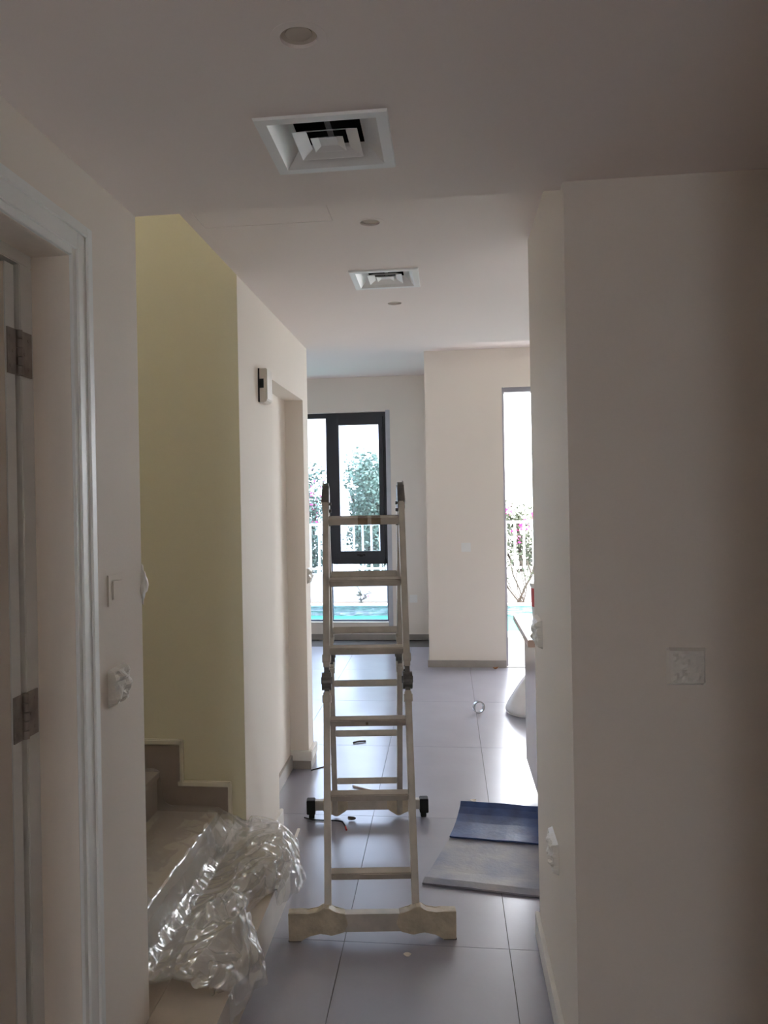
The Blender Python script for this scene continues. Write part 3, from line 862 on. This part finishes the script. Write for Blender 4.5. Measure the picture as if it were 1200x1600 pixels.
curled_leaf('dry_leaf', (0.432, 7.60, 0.001), 0.060, 0.3, M_leaf, 'orange brown dry leaf by the skirting of white wall', 'leaf', 0.9)

# white sack beside the cabinet
bm = bmesh.new()
nseg, nr = 40, 26
rings = []
for k in range(nr+1):
    t = k/nr
    z = 0.34*t
    rr = 0.170*max(0.0, 1 - t**1.7)**0.8 + 0.012
    if t < 0.06: rr *= 0.92 + 1.3*t
    ring = []
    for i in range(nseg):
        a = 2*math.pi*i/nseg
        f = 1 + 0.10*math.sin(7*a + 2*t)*t + 0.12*noise.noise(Vector((math.cos(a)*1.3, math.sin(a)*1.3, t*2.2)))
        ring.append(bm.verts.new((rr*f*math.cos(a)*(1.0) + 0.05*t, rr*f*math.sin(a)*1.0, z)))
    rings.append(ring)
for A, B in zip(rings[:-1], rings[1:]):
    for i in range(nseg):
        bm.faces.new((A[i], A[(i+1) % nseg], B[(i+1) % nseg], B[i]))
bm.faces.new(rings[0][::-1]); bm.faces.new(rings[-1])
sk_o = build('white_sack', bm, M_sack, smooth=True)
sk_o.location = (0.600, 6.10, 0)
tag(sk_o, 'slumped white sack on the floor beyond the kitchen cabinet', 'sack')
bm = bmesh.new()
lathe(bm, [(0.150, 0.001), (0.178, 0.004), (0.180, 0.010), (0.155, 0.012)], 36)
hem = build('hem', bm, M_sack, sk_o)
# tape roll standing on edge
bm = bmesh.new()
rr = [(0.037, -0.013), (0.045, -0.013), (0.045, 0.013), (0.037, 0.013), (0.037, -0.013)]
lathe(bm, rr, 40)
tr = build('tape_roll', bm, mat('shiny_tape', (0.60, 0.61, 0.60), 0.2, 0.5, 0.6, var=0.2), smooth=False)
tr.location = (0.214, 6.06, 0.045)
tr.rotation_euler = (PI/2, 0, math.radians(22))
tag(tr, 'shiny tape roll standing on edge on the tiles', 'tape roll')

# mat with its far end folded back on itself
mt = empty('floor_mat', (0.25, 3.7, 0))
tag(mt, 'dusty blue-grey rubber mat with its far end folded over', 'mat')
def mat_strip(pts0, pts1, thick, m, name, parent):
    """sheet between two edge curves (same number of points)"""
    bm = bmesh.new()
    NX = 16
    T, B = [], []
    for (a, b) in zip(pts0, pts1):
        a, b = Vector(a), Vector(b)
        rt, rb_ = [], []
        for k in range(NX+1):
            p = a.lerp(b, k/NX)
            p = p + Vector((0, 0, 0.003*noise.noise(Vector((p.x*9, p.y*9, 1.0)))))
            rt.append(bm.verts.new(p + Vector((0, 0, thick)))); rb_.append(bm.verts.new(p))
        T.append(rt); B.append(rb_)
    n = len(T)
    for i in range(n-1):
        for k in range(NX):
            bm.faces.new((T[i][k], T[i][k+1], T[i+1][k+1], T[i+1][k]))
            bm.faces.new((B[i][k], B[i+1][k], B[i+1][k+1], B[i][k+1]))
    for i in range(n-1):
        bm.faces.new((T[i][0], T[i+1][0], B[i+1][0], B[i][0]))
        bm.faces.new((T[i][NX], B[i][NX], B[i+1][NX], T[i+1][NX]))
    for k in range(NX):
        bm.faces.new((T[0][k], B[0][k], B[0][k+1], T[0][k+1]))
        bm.faces.new((T[-1][k], T[-1][k+1], B[-1][k+1], B[-1][k]))
    o = build(name, bm, m, parent)
    o.location = -parent.location
    return o
mat_strip([(-0.128, 3.355, 0.003), (-0.118, 3.395, 0.010), (-0.095, 3.48, 0.004), (-0.045, 3.68, 0.002), (0.06, 4.09, 0.002)],
          [(0.66, 3.235, 0.003), (0.67, 3.275, 0.010), (0.68, 3.36, 0.004), (0.70, 3.56, 0.002), (0.74, 4.00, 0.002)], 0.007, M_matg, 'mat_sheet', mt)
mat_strip([(-0.012, 3.805, 0.013), (0.005, 3.88, 0.017), (0.020, 3.96, 0.022), (0.032, 4.03, 0.034), (0.042, 4.075, 0.052), (0.046, 4.095, 0.072)],
          [(0.66, 3.725, 0.013), (0.68, 3.80, 0.017), (0.70, 3.88, 0.022), (0.72, 3.95, 0.034), (0.73, 3.995, 0.052), (0.735, 4.015, 0.072)], 0.007, M_matb, 'folded_end', mt)

# ------------------------------------------------------------------ litter on the floor
def litter(name, pts, r, m, label, cat, tip=None):
    bm = bmesh.new()
    tube(bm, pts, r, 8)
    o = build(name, bm, m)
    tag(o, label, cat)
    if tip:
        bm = bmesh.new(); tube(bm, tip, r*1.15, 8)
        build('red_tip', bm, M_redw, o)
    return o
litter('twig', [(-0.640, 5.26, 0.006), (-0.60, 5.285, 0.008), (-0.56, 5.30, 0.006)], 0.006, M_twig, 'dark twig lying on shiny tiles behind the ladder', 'twig')
litter('twig', [(-0.83, 4.72, 0.003), (-0.77, 4.78, 0.003), (-0.70, 4.86, 0.004)], 0.003, M_twig, 'thin dark twig near the end of the niche wall', 'twig')
litter('wood_stick', [(-0.55, 4.47, 0.005), (-0.47, 4.42, 0.005), (-0.375, 4.38, 0.005)], 0.005, M_scrap, 'pale thin stick lying just behind the rear ladder bar', 'stick')
litter('cable_offcut', [(-0.745, 4.010, 0.004), (-0.70, 3.985, 0.004), (-0.64, 3.982, 0.004), (-0.585, 3.985, 0.004), (-0.545, 3.975, 0.004), (-0.527, 3.93, 0.004), (-0.52, 3.905, 0.004)], 0.0035, M_black,
       'thin black cable offcut with red tip under the ladder bar', 'cable', tip=[(-0.522, 3.915, 0.004), (-0.512, 3.875, 0.004)])
curled_leaf('leaf_scrap', (-0.50, 4.00, 0.002), 0.05, -0.5, M_twig, 'small dark leaf under the rear ladder bar', 'leaf', 0.6)
curled_leaf('paper_scrap', (-0.165, 2.83, 0.001), 0.030, 0.2, M_scrap, 'small pale paint flake on the tiles before the ladder', 'flake', 0.5)
curled_leaf('paper_scrap', (0.115, 4.30, 0.001), 0.035, 0.2, M_scrap, 'small pale plaster crumb between ladder and mat', 'crumb', 0.5)

# ------------------------------------------------------------------ outside
struct(boxes('floor_terrace', [(BX0 - 3, 6.0, YB + 0.2, 10.35, -0.25, -0.10), (XC + 0.2, 6.0, YD + 0.22, YB + 0.2, -0.25, -0.03)], M_pave))
struct(boxes('floor_garden', [(-9, 9, 10.35, 12.4, -0.30, -0.105)], M_turf))
struct(boxes('floor_beyond', [(-9, 9, 12.4, 40, -0.30, -0.106)], mat('pale_ground', (0.42, 0.40, 0.38), 0.9, 0.2, var=0.1)))
YP = 11.75
pw = empty('planter', (0, YP, -0.11))
tag(pw, 'low planter of rough blue-grey stone along the garden wall', 'planter')
bm = bmesh.new()
NXp, NZp = 220, 8
gv = [[bm.verts.new((-6 + 12*i/NXp, -0.03*noise.noise(Vector((i*0.45, k*0.9, 3))) + (-0.012 if (i//9 + k//3) % 2 else 0), 0.155*k/NZp)) for k in range(NZp+1)] for i in range(NXp+1)]
for i in range(NXp):
    for k in range(NZp):
        bm.faces.new((gv[i][k], gv[i+1][k], gv[i+1][k+1], gv[i][k+1]))
bx(bm, -6, 6, 0.03, 0.12, 0, 0.155)
build('stone_face', bm, M_pstone, pw)
boxes('coping', [(-6, 6, -0.045, 0.14, 0.150, 0.172)], M_gwall, pw)
boxes('soil', [(-6, 6, 0.12, 0.535, 0.0, 0.14)], M_soil, pw)
gw = boxes('garden_wall', [(-6.5, 6.5, YP + 0.56, YP + 0.72, -0.11, 0.46)], M_gwall)
tag(gw, 'low white rendered garden wall behind the planter', 'wall')
YF = YP + 0.64
fe = empty('garden_fence', (0, YF, 0.46))
tag(fe, 'white metal picket fence on top of the garden wall', 'fence')
pm = None
for k in range(66):
    x = -5.0 + k*0.137
    if pm is None:
        o = boxes('picket', [(-0.015, 0.015, -0.015, 0.015, -0.01, 0.76)], M_fence, fe)
        pm = o.data
    else:
        o = link(bpy.data.objects.new('picket', pm), fe)
    o.location = (x, 0, 0)
boxes('rail', [(-5.1, 4.1, -0.02, 0.02, 0.75, 0.785)], M_fence, fe)
boxes('rail', [(-5.1, 4.1, -0.018, 0.018, 0.06, 0.09)], M_fence, fe)

def leaves(bm, centers, n, size, spread, rnd, keep=None):
    for _ in range(n):
        c = rnd.choice(centers)
        p = Vector((rnd.gauss(0, 1), rnd.gauss(0, 1), rnd.gauss(0, 1)))
        p = Vector(c[:3]) + p.normalized()*c[3]*(rnd.random()**0.5)*spread
        if keep and not keep(p):
            continue
        d = Vector((rnd.gauss(0, 1), rnd.gauss(0, 1), rnd.gauss(0, 0.7))).normalized()
        s = d.cross(Vector((rnd.gauss(0, 1), rnd.gauss(0, 1), rnd.gauss(0, 1)))).normalized()
        l = size*(0.7 + 0.6*rnd.random())
        a, b, c2, d2 = p - d*l/2, p + s*l*0.28, p + d*l/2, p - s*l*0.28
        bm.faces.new([bm.verts.new(q) for q in (a, b, c2, d2)])

def plant(name, loc, centers, nleaf, lsize, m, stems, label, cat, nflow=0, fl_centers=None, seed=1, group=None, fsize=0.07):
    rnd = random.Random(seed)
    e = empty(name, loc)
    tag(e, label, cat, group)
    bm = bmesh.new()
    for pts, r in stems:
        for (a, b) in zip(pts[:-1], pts[1:]):
            cyl(bm, a, b, r, r*0.8, 7)
    build('stem', bm, M_bark, e)
    bm = bmesh.new()
    behind = loc[1] > YF
    leaves(bm, centers, nleaf, lsize, 1.0, rnd, (lambda p: p.y + loc[1] > YF + 0.15 or p.z + loc[2] > 0.53) if behind else None)
    f = build('foliage', bm, m, e); f['kind'] = 'stuff'
    if nflow:
        bm = bmesh.new()
        leaves(bm, fl_centers or centers, nflow, fsize, 1.0, rnd)
        f = build('blossom', bm, M_petal, e); f['kind'] = 'stuff'
def blob(rnd, n, x0, x1, z0, z1, r0, r1, y0=-0.3, y1=0.6):
    return [(rnd.uniform(x0, x1), rnd.uniform(y0, y1), rnd.uniform(z0, z1), rnd.uniform(r0, r1)) for _ in range(n)]
R = random.Random(3)
plant('leafy_tree', (-1.30, YF + 1.0, -0.105), blob(R, 34, -0.16, 0.15, 0.35, 2.30, 0.22, 0.42), 7500, 0.075, M_leaf2,
      [([(0, 0, 0), (0.05, 0, 0.8), (0.0, 0.1, 1.2), (0.12, 0.1, 1.6)], 0.06), ([(0.05, 0, 0.8), (0.3, 0.1, 1.6)], 0.035), ([(0.0, 0, 1.0), (-0.3, 0.1, 1.8)], 0.03)],
      'blue-green leafy tree behind the fence outside the tall window', 'tree', seed=11)
plant('leafy_tree', (-2.29, YF + 0.95, -0.105), blob(R, 26, -0.6, 0.02, 0.35, 2.20, 0.25, 0.42), 8500, 0.075, M_leaf2,
      [([(0, 0, 0), (0.0, 0, 0.9), (0.1, 0.1, 1.7)], 0.05), ([(0, 0, 0.9), (-0.4, 0.1, 1.5)], 0.03)],
      'green tree with pink blossom behind the fence near window edge', 'tree', nflow=40, fl_centers=[(0.12, -0.35, 1.95, 0.28), (0.10, -0.35, 1.6, 0.28)], seed=12)
plant('flowering_shrub', (1.10, YF + 0.35, 0.0), blob(R, 26, -0.42, 0.8, 0.45, 1.45, 0.16, 0.34, -0.25, 0.3), 2800, 0.07, M_leaf1,
      [([(0, 0, -0.1), (0.05, 0, 0.5), (0.0, 0.0, 1.2)], 0.03), ([(0.05, 0, 0.4), (0.35, 0.0, 1.0)], 0.02), ([(0, 0, 0.4), (-0.35, 0.0, 1.1)], 0.02)],
      'bougainvillea with magenta flowers over the fence outside the terrace door', 'shrub', nflow=70,
      fl_centers=[(-0.06, -0.30, 1.02, 0.13), (0.06, -0.30, 1.2, 0.12), (0.25, -0.3, 1.35, 0.12), (-0.15, -0.3, 1.42, 0.1)], seed=13)
plant('leafy_shrub', (-0.22, YF + 0.6, 0.0), blob(R, 18, -0.16, 0.16, 0.4, 1.5, 0.2, 0.32, -0.25, 0.3), 2200, 0.09, M_leaf2,
      [([(0, 0, -0.1), (0.05, 0, 0.5), (0.0, 0.0, 1.2)], 0.03), ([(0.05, 0, 0.4), (0.2, 0.0, 1.0)], 0.02)],
      'slim leafy shrub behind the fence between tree and bougainvillea', 'shrub', seed=14)
# young plant in the planter and bare vines on the wall
plant('young_plant', (-1.30, YP + 0.30, 0.03), [(0, 0, 0.05, 0.05), (-0.02, 0, 0.15, 0.05), (0.04, 0, 0.10, 0.04), (-0.10, 0, 0.30, 0.04), (0.14, 0, 0.16, 0.04)], 60, 0.045, M_leaf1,
      [([(0, 0, 0), (-0.02, 0, 0.2), (-0.10, 0, 0.32), (-0.15, 0, 0.30)], 0.005), ([(0, 0, 0.05), (0.08, 0, 0.15), (0.16, 0, 0.17)], 0.005)],
      'small sprouting plant in the planter below the tall window', 'plant', nflow=3, fl_centers=[(0.10, -0.02, 0.12, 0.02)], seed=15, fsize=0.04)
vst = []
rv = random.Random(8)
for k in range(9):
    x0 = rv.uniform(-0.05, 0.12)
    x1 = rv.uniform(-0.28, 0.20)
    vst.append(([(x0, 0, 0), ((x0+x1)/2 + rv.uniform(-0.05, 0.05), 0, 0.2), (x1, 0.02, 0.42), (x1 + rv.uniform(-0.1, 0.1), 0.05, 0.62)], rv.uniform(0.006, 0.014)))
plant('climbing_vine', (1.07, YP + 0.40, 0.03), [(-0.2, 0, 0.36, 0.10), (0.1, 0, 0.45, 0.12), (-0.05, 0, 0.55, 0.15)], 90, 0.05, M_leaf1, vst,
      'bare twisted vine stems climbing the white garden wall', 'vine', seed=16)
